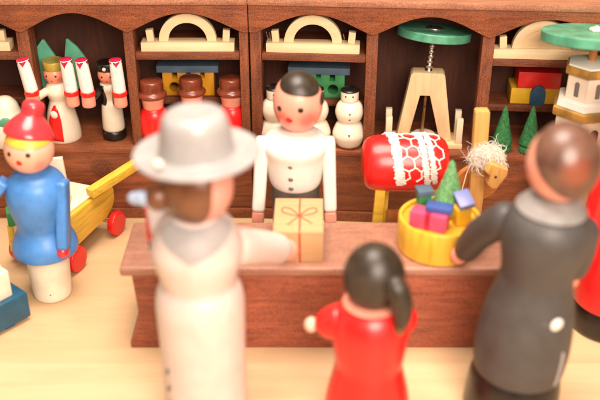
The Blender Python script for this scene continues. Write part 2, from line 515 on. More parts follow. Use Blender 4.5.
G().cap(hc, hr, (.10, -.38, .93), lambda p: R(44+5*math.cos(2*p)), .04).build('hair', P_HAIRG, ck)
g = G(); g.dot(hc, hr, R(78), R(12), .2, .3, 1.6); g.build('sideburn', P_HAIRG, ck)
for z, r_b in ((5.5, 1.09), (4.98, 1.04), (4.58, .97)):
    g = G(); r = r_b
    a = R(-9); g.ell((r*math.sin(a), -r*math.cos(a), z), (.095, .04, .085)); g.build('button', P_GREYB, ck)
for s in (-1, 1):
    xs = -1.17 if s < 0 else 1.17
    g = G()
    Mr = Matrix.Translation((xs, -.1, 6.16)) @ Matrix.Rotation(R(-2 if s > 0 else 4), 4, 'Y') @ Matrix.Rotation(R(-4), 4, 'X')
    g.box(-.24, .24, -.40, .36, -2.78, 0, .17, Mr, 4); a = g.build('arm', P_WHITE, ck)
    g = G(); g.box(-.225, .225, -.33, .33, -3.26, -2.781, .10, Mr, 3); g.build('hand', P_SKIN, a)

# woman with hat ---------------------------------------------------
wm = thing('figurine', 'woman figurine in long white coat and wide brimmed grey hat, back turned', 'figurine', (-2.92, 22.0, 0))
wprof = smooth_prof([(1.1, 0), (1.24, .12), (1.27, .6), (1.27, 2.2), (1.30, 3.9), (1.30, 4.5), (1.22, 4.92), (1.09, 5.2), (1.14, 5.48), (1.31, 6.2), (1.22, 6.7), (.98, 7.12), (.62, 7.38), (.3, 7.45)], 6)
G().lathe(wprof, 64).build('coat', P_COATW, wm)
hc, hr = (.13, .05, 8.25), (.97, .95, 1.12)
hm = head_mat('woman_face_paint', (.80, .33, .26, 1), [((1.0, .45, 7.9), .7, (.80, .16, .13, 1))])
h = head_parts(wm, hc, hr, hm, [(R(100), R(5)), (R(150), R(5))], (R(125), R(-20)), .08, .1)
g = G(); g.cap(hc, hr, (-.62, -.66, .28), lambda p: R(74+5*math.sin(3*p)), .06)
g.ell((-.92, -.3, 8.05), (.36, .36, .38)); g.build('hair', P_BROWN, wm)
g = G(); g.ell((-1.28, -.28, 8.0), (.34, .2, .22), M=Matrix.Rotation(R(20), 4, 'Y')); g.ell((-1.5, -.25, 8.0), (.26, .12, .2)); g.build('hair_bow', P_BOW, wm)
hat = smooth_prof([(1.0, 9.06), (1.5, 9.13), (1.68, 9.2), (1.715, 9.25), (1.68, 9.30), (1.4, 9.27), (1.08, 9.27), (1.01, 9.40), (.96, 9.8), (.89, 10.16), (.78, 10.36), (.56, 10.44), (.3, 10.42), (.01, 10.42)], 5)
g = G(); g.lathe([(.01, 9.02)]+hat, 64, Matrix.Translation((.16, .05, 0)) @ Matrix.Translation((0, 0, 9.3)) @ Matrix.Rotation(R(-1.5), 4, 'Y') @ Matrix.Translation((0, 0, -9.3)))
ho = g.build('hat', P_HAT, wm)
g = G(); g.ell((-.72, -1.02, 9.42), (.13, .13, .12)); g.build('hat_spot', P_CREAM, ho)  # small raised cream dot at the foot of the crown
def vneck(t):
    a = abs(t-.42)/.42 if t < .42 else (t-.42)/.58
    return 6.42+.75*min(1, a)**.9
g = G(); g.patch(wprof, R(-72), R(95), vneck, 7.36, .045, 30, 10); g.build('collar', P_GREYC, wm)
g = G(); g.limb((.75, .3, 6.1), (2.42, 2.95, 4.34), .60, .49, None, 10, (0, 0, .05)); ar = g.build('arm', P_COATW, wm)
g = G(); g.ell((2.52, 3.12, 4.24), (.36, .28, .40), M=Matrix.Rotation(R(-25), 4, 'Y')); g.build('hand', P_SKIN, ar)
g = G(); g.limb((-.85, .35, 6.35), (-1.30, 1.42, 7.0), .46, .34); ar = g.build('arm', P_COATW, wm)
g = G(); g.ell((-1.34, 1.56, 7.12), (.24, .24, .24)); g.build('hand', P_SKIN, ar)
for z in (2.46, 1.82, 1.24):
    g = G(); a = R(-50); r = 1.30
    Mq = Matrix.Translation((r*math.sin(a), -r*math.cos(a), z)) @ Matrix.Rotation(a, 4, 'Z') @ Matrix.Rotation(R(25), 4, 'Y')
    g.ell((0, 0, 0), (.065, .04, .14), M=None) if False else g.lathe([(1e-4, -1)]+[(math.sin(PI*i/8), -math.cos(PI*i/8)) for i in range(1, 8)]+[(1e-4, 1)], 14, Mq @ Matrix.Diagonal((.07, .04, .14, 1)))
    g.build('button', P_GREYB, wm)
# bag in her far hand
bg = thing('handbag', 'small red bag with dark base beside the woman in the grey hat', 'bag', (-4.38, 23.6, 5.32))
g = G(); g.box(-.2, .45, -.3, .3, .28, 1.5, .12, seg=3); g.build('pouch', P_REDD, bg)
g = G(); g.box(-.17, .42, -.27, .27, 0, .275, .05); g.build('bag_base', P_BLACK, bg)
g = G(); g.tube([(-.05, 0, 1.48), (-.02, 0, 1.75), (.12, 0, 1.9), (.27, 0, 1.75), (.3, 0, 1.48)], .035, 8); g.build('handle', P_RED, bg)

# girl in red -------------------------------------------------------
gl = thing('figurine', 'small girl figurine in red dress with dark hair and a braid, back turned', 'figurine', (2.06, 21.6, 0))
gp = smooth_prof([(1.05, 0), (1.30, .1), (1.33, .5), (1.25, 1.3), (1.06, 2.2), (1.01, 2.55), (1.08, 3.1), (1.14, 3.9), (.92, 4.5), (.5, 4.8)], 6)
G().lathe(gp, 56).build('dress', P_REDD, gl)
g = G(); g.lathe(smooth_prof([(.6, 4.66), (.80, 4.68), (.81, 4.72), (.55, 4.80)], 4), 40); g.build('collar', P_SKIN, gl)
hc, hr = (.04, 0, 5.55), (.84, .84, .98)
h = head_parts(gl, hc, hr, P_SKIN, [(R(165), 0), (R(205), 0)], (R(185), R(-22)), .08, .1)
g = G(); g.cap(hc, hr, (.02, -.75, .45), lambda p: R(110), .06)
g.build('hair', P_HAIRG, gl)
g = G(); g.limb((.42, -.66, 6.0), (.72, -.86, 4.42), .38, .2, None, 12, (.2, -.2, 0)); g.build('braid', P_HAIRG, gl)
g = G(); g.ell((.73, -.87, 4.36), (.17, .17, .19)); g.build('braid_tip', P_BROWN, gl)
for s in (-1, 1):
    g = G()
    if s < 0: g.limb((-.5, .0, 4.05), (-1.60, .30, 3.62), .66, .40, None, 8)
    else: g.limb((.75, -.05, 4.0), (1.12, .8, 3.66), .58, .42, None, 8)
    a = g.build('arm', P_REDD, gl)
    g = G(); g.ell((-1.72, .36, 3.60) if s < 0 else (1.12, 1.12, 3.56), (.22, .22, .24)); g.build('hand', P_SKINP, a)

# man in grey suit --------------------------------------------------
mn = thing('figurine', 'man figurine in dark grey coat with glossy brown hair, hand on the counter', 'figurine', (6.62, 22.3, 0), 0, None, (0, R(3.2)))
G().lathe(smooth_prof([(1.2, 0), (1.42, .08), (1.45, .7), (1.40, 1.4), (1.25, 1.85)], 5), 56).build('boots', P_BLACK, mn)
mp = smooth_prof([(.9, 1.72), (1.28, 1.75), (1.37, 1.9), (1.41, 2.3), (1.42, 2.9), (1.34, 3.8), (1.14, 4.75), (1.06, 5.2), (1.10, 5.6), (1.24, 6.3), (1.22, 6.9), (1.0, 7.3), (.6, 7.55), (.3, 7.6)], 6)
G().lathe([(.01, 1.72)]+mp, 64).build('coat', P_DKGREY, mn)
hc, hr = (.06, .02, 8.80), (.98, .97, 1.12)
hm = head_mat('man_face_paint', (.80, .34, .24, 1), [((-.8, .3, 8.4), .7, (.80, .16, .13, 1))])
h = head_parts(mn, hc, hr, hm, [(R(-110), R(2)), (R(-160), R(2))], (R(-135), R(-22)), .08, .1)
hmx = paint('brown_hair_reflection_paint', (.12, .055, .034, 1), .36, .25, .35, blush=[((.16, -.95, 9.0),   .62, (.26, .062, .026, 1))])  # reddish reflection painted into the hair as a soft orange-brown spot
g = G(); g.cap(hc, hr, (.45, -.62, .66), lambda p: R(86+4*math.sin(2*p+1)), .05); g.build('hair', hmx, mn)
g = G(); g.lathe(smooth_prof([(.5, 7.78), (.76, 7.68), (.94, 7.50), (1.00, 7.40), (.9, 7.36)], 5), 56); g.build('collar', P_GREYM, mn)
g = G(); g.limb((-.85, .3, 6.95), (-1.55, 2.75, 4.05), .56, .40, None, 10, (-.18, 0, .12)); a = g.build('arm', P_DKGREY, mn)
g = G(); g.ell((-1.66, 2.95, 3.86), (.28, .34, .3)); g.build('hand', P_SKIN, a)
g = G(); g.limb((1.0, .15, 6.95), (1.35, .9, 4.6), .52, .38, None, 10, (.12, 0, .0)); a = g.build('arm', P_DKGREY, mn)
g = G(); g.ell((1.38, 1.0, 4.4), (.28, .3, .3)); g.build('hand', P_SKIN, a)
g = G(); az = R(22); r = 1.27; g.ell((r*math.sin(az), -r*math.cos(az), 4.25), (.21, .08, .21), M=Matrix.Rotation(az, 4, 'Z')); g.build('button', P_WHITE, mn)
g = G(); g.patch(mp, R(37), R(42.5), 1.85, lambda t: 3.3-.1*t, .03, 6, 14); g.build('coat_vent', P_LAV if False else P_HAT, mn)
g = G(); g.patch(mp, R(0), R(75), 4.12, 4.34, .018, 20, 4); g.build('half_belt', P_DKGREY, mn)

# boy in blue --------------------------------------------------------
by = thing('figurine', 'boy figurine in blue smock with red bobble hat, facing the viewer', 'figurine', (-9.40, 28.75, 0))
G().lathe(smooth_prof([(.6, 0), (.70, .06), (.735, .5), (.78, 1.5), (.79, 2.2)], 5), 48).build('trousers', P_CREAM, by)
bp = smooth_prof([(.6, 1.97), (1.10, 1.97), (1.19, 2.15), (1.12, 2.5), (.90, 2.98), (.90, 3.2), (1.02, 3.7), (1.10, 4.3), (1.0, 4.85), (.72, 5.18), (.35, 5.35)], 6)
G().lathe([(.01, 1.99)]+bp, 56).build('smock', P_BLUE, by)
hc, hr = (-.02, -.05, 6.12), (.86, .86, .88)
hm = head_mat('boy_face_paint', (.82, .42, .28, 1), [((-.55, -.65, 5.75), .36, (.82, .24, .15, 1)), ((.5, -.72, 5.7), .38, (.82, .24, .15, 1))])
h = head_parts(by, hc, hr, hm, [(R(-35), R(9)), (R(13), R(10))], (R(-10), R(-9)), .085, .105)
pole = (-.02, .28, .95)
g = G(); g.cap(hc, hr, (.08, -.06, .95), lambda p: R(62), .03); g.build('hair', P_HAIRY, by)
hp = smooth_prof([(.86, -.04), (.91, .03), (.89, .2), (.76, .46), (.60, .68), (.46, .84), (.39, .95), (.405, 1.08), (.405, 1.30), (.34, 1.45), (.18, 1.53), (.01, 1.54)], 5)
g = G(); g.lathe([(.01, -.04)]+hp, 48, Matrix.Translation((-.03, .14, 6.56)) @ Matrix.Rotation(R(14), 4, 'Y') @ Matrix.Rotation(R(-13), 4, 'X') @ Matrix.Diagonal((.95, .95, .82, 1))); g.build('bobble_hat', P_HATRED, by)
for s in (-1, 1):
    xs = 1.0*s
    Mr = Matrix.Translation((xs, -.15, 4.95)) @ Matrix.Rotation(R(3 if s > 0 else 42), 4, 'Y') @ Matrix.Rotation(R(-12), 4, 'X')
    g = G(); g.box(-.21, .21, -.36, .36, -2.55, 0, .14, Mr, 3); a = g.build('arm', P_BLUE, by)
    g = G(); g.ell((0, 0, 0), (1, 1, 1)) if False else g.lathe([(1e-4, -1)]+[(math.sin(PI*i/10), -math.cos(PI*i/10)) for i in range(1, 10)]+[(1e-4, 1)], 24, Mr @ Matrix.Translation((-.02*s, -.05, -2.66)) @ Matrix.Diagonal((.25, .28, .27, 1)))
    g.build('mitten', P_HATRED, a)
g = G(); g.ell((.13, -.735, .42), (.03, .012, .03)); g.build('trouser_speck', P_GREYB, by)

# red figure at the right edge ----------------------------------------
rf = thing('figurine', 'red robed figurine on a black base, half hidden behind the man in grey', 'figurine', (11.15, 26.9, 0))
G().lathe(smooth_prof([(1.2, 0), (1.38, .08), (1.4, .6), (1.3, 1.05), (1.1, 1.15)], 5), 56).build('base', P_BLACK, rf)
rp = smooth_prof([(1.0, 1.02), (1.3, 1.05), (1.38, 1.3), (1.36, 2.6), (1.2, 4.2), (1.15, 5.2), (1.2, 6.2), (1.1, 6.8), (.7, 7.2), (.3, 7.3)], 6)
G().lathe([(.01, 1.02)]+rp, 56).build('robe', P_RED, rf)
head_parts(rf, (0, -.05, 8.0), (.85, .85, .95), P_SKIN, [(R(-20), R(3)), (R(20), R(3))], (0, R(-22)), .07, .09)
g = G(); g.lathe(smooth_prof([(.9, 8.4), (.93, 8.5), (.85, 8.95), (.5, 9.4), (.2, 9.55), (.01, 9.57)], 5), 48); g.build('hat', P_RED, rf)
for s in (-1, 1):
    g = G(); g.limb((1.0*s, -.05, 6.6), (1.32*s, -.3, 4.0), .42, .32, None, 10); a = g.build('arm', P_RED, rf)
    g = G(); g.ell((1.34*s, -.32, 3.8), (.27, .27, .3)); g.build('hand', P_SKIN, a)

# ------------------------------------------------------------------ ledge figures
an = thing('figurine', 'cream angel figurine with green wings and golden crown, holding two candles', 'figurine', (-10.06, 35.55, LEDGE+.002))
ap = smooth_prof([(.66, 0), (.72, .05), (.70, .5), (.58, 1.2), (.43, 1.72), (.46, 1.88), (.54, 2.12), (.48, 2.4), (.3, 2.58), (.15, 2.62)], 5)
G().lathe([(.01, 0)]+ap, 40).build('dress', P_CREAM, an)
hc, hr = (-.05, -.05, 2.90), (.46, .46, .45)
hm = head_mat('angel_face_paint', (.80, .28, .16, 1), [((-.33, -.3, 2.75), .2, BLU), ((.2, -.38, 2.75), .2, BLU)])
head_parts(an, hc, hr, hm, [(R(-32), R(4)), (R(18), R(4))], (R(-8), R(-24)), .045, .05)
G().lathe([(.01, 3.08), (.41, 3.08), (.43, 3.11), (.46, 3.44), (.44, 3.48), (.38, 3.46), (.01, 3.44)], 36, Matrix.Translation((-.05, -.03, 0))).build('crown', P_CROWN, an)
def tabtop(t): return .42+1.3*max(0, math.sin(PI*min(1, max(0, t))))**.38
g = G(); g.patch(ap, R(-46), R(14), .04, tabtop, .025, 16, 12); g.build('apron', P_REDD, an)
a = R(-16); g = G(); g.lathe([(1e-4, -1)]+[(math.sin(PI*i/8), -math.cos(PI*i/8)) for i in range(1, 8)]+[(1e-4, 1)], 18, Matrix.Translation((.60*math.sin(a), -.60*math.cos(a), 1.28)) @ Matrix.Rotation(a, 4, 'Z') @ Matrix.Diagonal((.17, .05, .17, 1)))
g.build('apron_medallion', P_WHITE, an)
wl = [(-.12, 2.2), (-.12, 3.3)]
wingL = [(0.0, 1.8), (.0, 3.3), (-.46, 4.13), (-.54, 4.16), (-.88, 3.75), (-1.06, 3.25), (-1.06, 2.6), (-.85, 2.05)]
wingR = [(.0, 1.8), (.44, 4.18), (.49, 4.2), (.86, 3.85), (1.12, 3.45), (1.24, 3.05), (1.2, 2.5), (.9, 2.05)]
for w in (wingL, wingR):
    g = G(); g.prism(w, .50, .64, .025); g.build('wing', P_WING, an)
G().limb((0, .3, 2.2), (0, .58, 2.2), .12, .12).build('wing_peg', P_CREAM, an)
mi = thing('figurine', 'miner figurine in black jacket and cap with cream apron, holding two candles', 'figurine', (-7.91, 35.55, LEDGE+.002))
G().lathe(smooth_prof([(.44, 0), (.5, .05), (.5, .32), (.44, .4)], 4), 36).build('base', P_BLACK, mi)
ip = smooth_prof([(.40, .40), (.46, .48), (.45, 1.0), (.41, 1.5), (.30, 1.78), (.34, 2.05), (.43, 2.3), (.36, 2.52), (.15, 2.62)], 5)
G().lathe([(.01, .40)]+ip, 36).build('body', P_CREAM, mi)
g = G(); g.patch(ip, R(20), R(165), 1.5, 2.56, .03, 22, 8); g.patch(ip, R(-165), R(-20), 1.5, 2.56, .03, 22, 8); g.build('jacket', P_BLACK, mi)
hc, hr = (.0, -.05, 2.86), (.43, .43, .43)
hm = head_mat('miner_face_paint', (.80, .28, .16, 1), [((-.28, -.3, 2.72), .18, BLU), ((.26, -.3, 2.72), .18, BLU)])
head_parts(mi, hc, hr, hm, [(R(-26), R(4)), (R(24), R(4))], (R(0), R(-24)), .045, .05)
G().lathe([(.01, 3.02), (.40, 3.02), (.42, 3.06), (.44, 3.36), (.41, 3.40), (.01, 3.40)], 36).build('cap', P_BLACK, mi)
g = G(); g.ell((-.06, -.45, 3.22), (.08, .06, .08)); g.build('cockade', P_WHITE, mi)

def candle_hand(root, base, x, y, z):
    """forearm, fist with red cuff under a candle; x,y,z in the figure's frame"""
    g = G(); g.limb((.36 if x > 0 else -.36, -.05, base), (x, y+.05, z+.22), .17, .17, None, 8); a = g.build('arm', P_BLACK if root is mi else P_CREAM, root)
    g = G(); g.lathe(smooth_prof([(.2, 0), (.27, .03), (.275, .25), (.27, .46)], 4), 24, Matrix.Translation((x, y, z))); h_ = g.build('hand', P_SKIN, a)
    g = G(); g.lathe(smooth_prof([(.24, .46), (.29, .48), (.30, .56), (.29, .64), (.24, .66)], 4), 24, Matrix.Translation((x, y, z))); g.build('cuff', P_REDD, h_)

cgrp = 'candles held by the angel and the miner'
def make_candle(loc, label, tilt):
    t = thing('candle', label, 'candle', loc, 0, cgrp, tilt)
    G().lathe(smooth_prof([(.22, 0), (.265, .02), (.26, .6), (.245, 1.2), (.235, 1.3), (.12, 1.34), (.01, 1.33)], 4), 28).build('wax', P_WHITE, t)
    g = G()
    pr = [(.27, 0), (.262, .6), (.237, 1.3)]
    sh = random.uniform(-.1, .9)
    for a0, w_, dp_ in ((sh, .62, random.uniform(.26, .46)), (sh+1.5, .5, .18), (sh-1.4, .6, random.uniform(.15, .34))):
        g.patch(pr, a0-w_, a0+w_, lambda u: 1.285-.06-dp_*max(0, 1-abs(2*u-1))**1.3*(1 if u < .5 else .55), 1.30, .012, 14, 5)
    g.lathe([(.20, 1.295), (.240, 1.29), (.243, 1.33), (.19, 1.352)], 24)
    g.build('wax_drip', P_MAG, t); return t
for root, x, y, label, tl in ((an, -.74, -1.22, 'white candle with magenta tip, outer candle of the angel, beside the dark upright', -8),
                        (an, .86, -1.22, 'white candle with magenta tip held at the right side of the angel', -3),
                        (mi, -.62, -1.30, 'white candle with magenta tip, nearer the angel of the two the miner holds', -5),
                        (mi, .66, -1.30, 'white candle with magenta tip on the far right of the four candles', -2)):
    zz = 1.98
    candle_hand(root, 2.2, x, y, zz)
    bx, by_, bz = root.location
    make_candle((bx+x, by_+y, bz+zz+.668), label, (0, R(tl)))

# red men with brown hats -------------------------------------------------
def red_man(loc, label):
    t = thing('figurine', label, 'figurine', loc, 0, 'red coated figurines on the ledge')
    p = smooth_prof([(.5, 0), (.55, .05), (.55, .35), (.62, .55), (.63, .9), (.57, 1.35), (.42, 1.6), (.2, 1.66)], 5)
    G().lathe([(.01, 0)]+p, 40).build('coat', P_REDD, t)
    G().lathe(smooth_prof([(.30, 1.52), (.41, 1.62), (.44, 1.8), (.46, 2.1), (.3, 2.25)], 4), 36).build('head', P_SKIN, t)
    hp = smooth_prof([(.3, 2.06), (.50, 2.07), (.585, 2.13), (.60, 2.20), (.57, 2.27), (.50, 2.32), (.475, 2.40), (.485, 2.55), (.47, 2.72), (.42, 2.80), (.2, 2.83), (.01, 2.83)], 4)
    G().lathe([(.01, 2.06)]+hp, 44).build('hat', P_HATBR, t)
    return t
rm = red_man((-6.08, 35.02, LEDGE+.002), 'red figurine with brown hat beside the miner, leftmost of three alike')
copy_thing(rm, (-4.50, 35.35, LEDGE+.002), .8, 'red figurine with brown hat mostly behind the grey hat, middle of three')
copy_thing(rm, (-2.84, 35.32, LEDGE+.002), 2.1, 'red figurine with brown hat beside the shelf joint, nearest the snowmen')

# snowmen ------------------------------------------------------------------
def snowman(loc, rz, label):
    t = thing('snowman', label, 'snowman', loc, rz, 'snowmen on the ledge')
    p = smooth_prof([(.35, 0), (.52, .08), (.66, .4), (.67, .62), (.55, .95), (.44, 1.1), (.52, 1.25), (.585, 1.52), (.52, 1.82), (.37, 2.0)], 5)
    b = G(); b.lathe([(.01, 0)]+p+[(.01, 2.02)], 44); b = b.build('body', P_CREAM, t)
    for z, r in ((1.62, .57), (1.38, .575), (.72, .665)):
        g = G(); g.ell((.03, -r, z), (.045, .025, .045), 12, 8); g.build('button', P_GREYB, b)
    h = G(); h.lathe(smooth_prof([(.2, 1.97), (.345, 2.02), (.37, 2.2), (.365, 2.42), (.33, 2.46)], 4)+[(.01, 2.47)], 36); h = h.build('head', P_CREAM, t)
    for a in (-.42, .38):
        g = G(); g.ell((.37*math.sin(a), -.37*math.cos(a), 2.3), (.038, .025, .04), 12, 8); g.build('eye', P_BLACK, h)
    G().lathe(smooth_prof([(.28, 2.44), (.375, 2.45), (.37, 2.50), (.25, 2.56), (.01, 2.58)], 4), 32).build('hat', P_BLACK, t)
    return t
sm = snowman(onB(4.02, .62, LEDGE+.002), YB, 'cream snowman with black cap, fully visible right of the shopkeeper')
copy_thing(sm, onB(2.58, .66, LEDGE+.002), YB+.2, 'cream snowman hidden behind the head of the shopkeeper')
copy_thing(sm, onB(.96, .62, LEDGE+.002), YB+.35, 'cream snowman left of the shopkeeper, beside the shelf joint')

# small firs ------------------------------------------------------------------
def fir(loc, label, k=1.0):
    t = thing('toy_fir_tree', label, 'toy tree', loc, random.random()*6, 'green fir trees on the ledge')
    g = G(); seg = 40
    prof = [(.30, .30), (.40, .34), (.41, .44), (.37, .58)] + [(.37-.30*i/8+.012*(i % 2), .58+1.32*i/8) for i in range(1, 9)] + [(.01, 1.98)]
    g.lathe([(.01, .30)]+prof, seg)
    for v in g.v:
        n = 1+.05*math.sin(v.x*31+v.z*9)*math.cos(v.y*27-v.z*13); v.x *= n; v.y *= n
    g.build('crown', P_FIR, t)
    G().lathe([(.01, 0), (.36, 0), (.39, .03), (.40, .2), (.36, .27), (.12, .29), (.12, .34)], 32).build('base', P_FIR, t)
    return t
f1 = fir(onB(10.35, .55, LEDGE+.002), 'small green wooden fir nearer the horse, on the ledge')
f2 = copy_thing(f1, onB(11.45, .5, LEDGE+.002), 1.3, 'small green wooden fir nearer the white tower, on the ledge', (0, R(4)))

# cream toy at the left bay ---------------------------------------------------
ct = thing('toy_bell', 'cream rounded wooden toy with a green spot at the left edge of the ledge', 'wooden toy', (-12.25, 35.1, LEDGE+.002))
cp = smooth_prof([(.7, 0), (.86, .06), (.9, .5), (.8, 1.05), (.62, 1.4), (.5, 1.75), (.3, 1.98), (.1, 2.05)], 5)
G().lathe([(.01, 0)]+cp, 40).build('body', P_CREAM, ct)
for az, z in ((.22, 1.15),):
    r = .62 if z > 1.2 else .75
    g = G(); g.lathe([(1e-4, -1)]+[(math.sin(PI*i/8), -math.cos(PI*i/8)) for i in range(1, 8)]+[(1e-4, 1)], 18, Matrix.Translation((r*math.sin(az), -r*math.cos(az), z)) @ Matrix.Rotation(az, 4, 'Z') @ Matrix.Diagonal((.26, .07, .26, 1)))
    g.build('spot', P_GREEN, ct)

# ------------------------------------------------------------------ upper shelves: candle arches
def ringpts(r, n, a0=0, a1=PI): return [(r*math.cos(a0+(a1-a0)*i/n), r*math.sin(a0+(a1-a0)*i/n)) for i in range(n+1)]
def candle_arch(loc, rz, label, infill=False):
    t = thing('candle_arch', label, 'candle arch', loc, rz, 'candle arches on the upper shelves')
    g = G(); g.box(-1.86, 1.86, -.32, .32, 0, .38, .03); g.build('base', W_ARCH, t)
    o = ringpts(1.15, 36); i_ = ringpts(.77, 30)
    g = G(); g.prism([(x, z*.98+.382) for x, z in o]+[(x, z*.98+.382) for x, z in i_[::-1]], -.16, .16, .02); g.build('arch', W_ARCH, t)
    if infill:
        g = G(); g.prism([(x, z*.98+.384) for x, z in ringpts(.765, 30)], -.10, .10, .01); g.build('infill', W_LIMEX, t)
    for x, tl in ((-1.48, -5), (1.52, 5)):
        g = G(); g.box(-.14, .14, -.14, .14, 0, .46, .02, Matrix.Translation((x, 0, .382)) @ Matrix.Rotation(R(tl), 4, 'Y')); g.build('post', W_ARCH, t)
    return t
candle_arch((-4.48, 35.15, SH1+.002), 0, 'cream wooden arch on base, on the upper shelf above the ochre house')
w = candle_arch(onB(2.5, .68, SH1+.002), YB, 'cream wooden arch with wire wisps, on the shelf above the green house')
g = G()
for x in (-1.72, 1.22):
    g.tube([(x, -.1, .38), (x-.1, -.12, .6), (x-.14, -.14, .8)], .014, 6); g.tube([(x, -.1, .38), (x+.02, -.12, .6), (x-.02, -.14, .78)], .014, 6)
g.build('wire', M_SILVER, w)
candle_arch(onB(11.45, .62, SH1+.002), YB, 'filled cream wooden arch on the shelf partly behind the green rotor', True)

# ------------------------------------------------------------------ lower shelves: houses
def toy_house(loc, rz, label, bodymat, flip):
    t = thing('toy_house', label, 'toy house', loc, rz, 'toy houses on the lower shelves')
    f = -1 if flip else 1
    outer = [(-1.07, 0), (1.07, 0), (1.07, 1.06), (.72, 1.06), (.72, .76), (.50, .76), (.50, 1.06), (.14, 1.06), (.14, .84), (-.1, .84), (-.1, 1.06), (-.44, 1.06), (-.44, .72), (-.70, .72), (-.70, 1.06), (-1.07, 1.06)]
    hole = [(-.60*1+.24*math.cos(2*PI*i/24), .36+.24*math.sin(2*PI*i/24)) for i in range(24)]
    hole2 = [(.60+.20*math.cos(2*PI*i/24), .3+.20*math.sin(2*PI*i/24)) for i in range(24)]
    lp = [[(x*f, z) for x, z in q] for q in (outer, hole)]
    g = G(); g.sheet(lp, -.4, .4, .015); g.build('wall', bodymat, t)
    g = G(); g.box(-1.0, 1.0, .41, .5, .02, 1.05, .01); g.build('back_wall', P_DARK, t)
    g = G(); g.box(-1.30, 1.30, -.52, .55, 1.064, 1.36, .03); g.build('roof', P_ROOF, t)
    return t
toy_house((-4.74, 36.8, SH2+.002), 0, 'ochre toy house with flat grey blue roof above the red figurines', P_OCHRE, False)
toy_house(onB(2.68, 2.32, SH2+.002), YB, 'green toy house with flat grey roof behind the shopkeeper', P_HGREEN, True)
gh = thing('toy_house', 'yellow toy gatehouse with red roof block and blue arched door', 'toy house', onB(11.8, 2.28, SH2+.002), YB, 'toy houses on the lower shelves')
g = G(); g.box(-1.1, .93, -.45, .75, 0, .70, .04); g.build('wall', P_YELLOW, gh)
g = G(); g.box(-.88, .88, -.5, .6, .704, 1.42, .05); g.build('roof', P_REDD, gh)
dp = [(-.30, -.0), (.30, -.0), (.32, .4)]+[(.32*math.cos(a), .45+.42*math.sin(a)) for a in [PI*i/12 for i in range(1, 12)]]+[(-.32, .4)]
g = G(); g.prism(dp, -.62, -.44, .05); g.build('door', P_DBLUE, gh)
# little things in the far left bay
sbx = thing('toy_block', 'pale wooden toy block on the upper shelf at the left edge', 'toy block', (-11.98, 35.2, SH1+.002))
g = G(); g.box(-.6, .4, -.3, .3, 0, .38, .03); g.build('base', W_ARCH, sbx)
g = G(); g.box(-.1, .2, -.14, .14, .382, .8, .02); g.build('post', W_ARCH, sbx)

# ------------------------------------------------------------------ trestle with green rotor
tr = thing('trestle_carousel', 'pale wooden trestle with metal screw and green disc, in the tall bay', 'carousel', onB(7.12, 1.1, LEDGE+.002), YB)
g = G(); g.box(-1.6, 1.62, -.62, .62, 0, .22, .03); g.build('base', W_LIMEX, tr)
g = G(); g.prism([(-1.12, .224), (-.64, .224), (-.24, 2.24), (.16, 2.24), (.70, .224), (1.18, .224), (.72, 3.12), (.62, 3.22), (-.56, 3.22), (-.66, 3.12)], -.34, .34, .035); g.build('frame', W_LIME, tr)
g = G(); g.lathe([(.01, .224), (.46, .224), (.48, .27), (.48, .40), (.45, .43), (.01, .43)], 36, Matrix.Translation((.04, -.02, 0))); g.build('turntable', W_PALE, tr)
for x in (-1.44, 1.46):
    for y in (-.46, .46):
        g = G(); g.box(x-.13, x+.13, y-.13, y+.13, .224, 1.32, .025); g.build('post', W_PALE, tr)
g = G(); g.tube([(-.04, 0, .43), (.02, 0, 2.2)], .065, 12); g.build('rod', M_BRASS, tr)
Mt = Matrix.Translation((.06, 0, 3.22)) @ Matrix.Rotation(R(4.5), 4, 'Y') @ Matrix.Rotation(R(-8), 4, 'X')
g = G(); prof = [(.01, 0)]
for i in range(60): prof.append((.135+.022*math.cos(2*PI*i/60*7.5), 1.5*i/59))
prof.append((.01, 1.5)); g.lathe(prof, 20, Mt); g.build('screw', M_SILVER, tr)
g = G(); g.lathe([(.01, 1.36), (1.44, 1.36), (1.48, 1.39), (1.48, 1.66), (1.44, 1.70), (.01, 1.70)], 64, Mt); ro = g.build('rotor', P_GREEN, tr)
g = G(); g.lathe(smooth_prof([(.36, 1.702), (.36, 1.73), (.3, 1.78), (.1, 1.80), (.01, 1.80)], 4), 28, Mt); g.build('cap', M_SILVER, ro)

# ------------------------------------------------------------------ white tower with big rotor
CY = 31.55
tw = thing('tower_carousel', 'white tower carousel with gold rims and big green disc, behind the man', 'carousel', (10.62, CY, 0), R(12))
def hexa(g, prof, M=None): return g.lathe(prof, 6, M)
hexa(g := G(), [(1.25, 0), (1.28, .05), (1.28, 3.7), (1.22, 3.76)]); g.build('base_tier', P_CREAM, tw)
hexa(g := G(), [(1.2, 3.762), (1.32, 3.77), (1.35, 3.82), (1.35, 4.02), (1.28, 4.08)]); g.build('rim', P_GOLD, tw)
hexa(g := G(), [(1.10, 4.082), (1.12, 4.1), (1.10, 6.28), (1.08, 6.30)]); t3 = g.build('tier', P_CREAM, tw)
hexa(g := G(), [(1.1, 6.302), (1.24, 6.31), (1.28, 6.36), (1.28, 6.62), (1.22, 6.67)]); g.build('rim', P_GOLD, tw)
hexa(g := G(), [(1.08, 6.672), (1.16, 6.68), (1.12, 6.92), (.98, 6.96)]); g.build('tier', P_WHITE, tw)
hexa(g := G(), [(.84, 6.962), (.86, 6.98), (.84, 7.86), (.82, 7.88)]); t1 = g.build('tier', P_CREAM, tw)
hexa(g := G(), [(.84, 7.882), (.94, 7.89), (.98, 7.93), (.98, 8.16), (.93, 8.20)]); g.build('rim', P_GOLD, tw)
hexa(g := G(), [(.80, 8.202), (.90, 8.21), (.88, 8.26), (.3, 8.34)]); g.build('cap_plate', P_WHITE, tw)
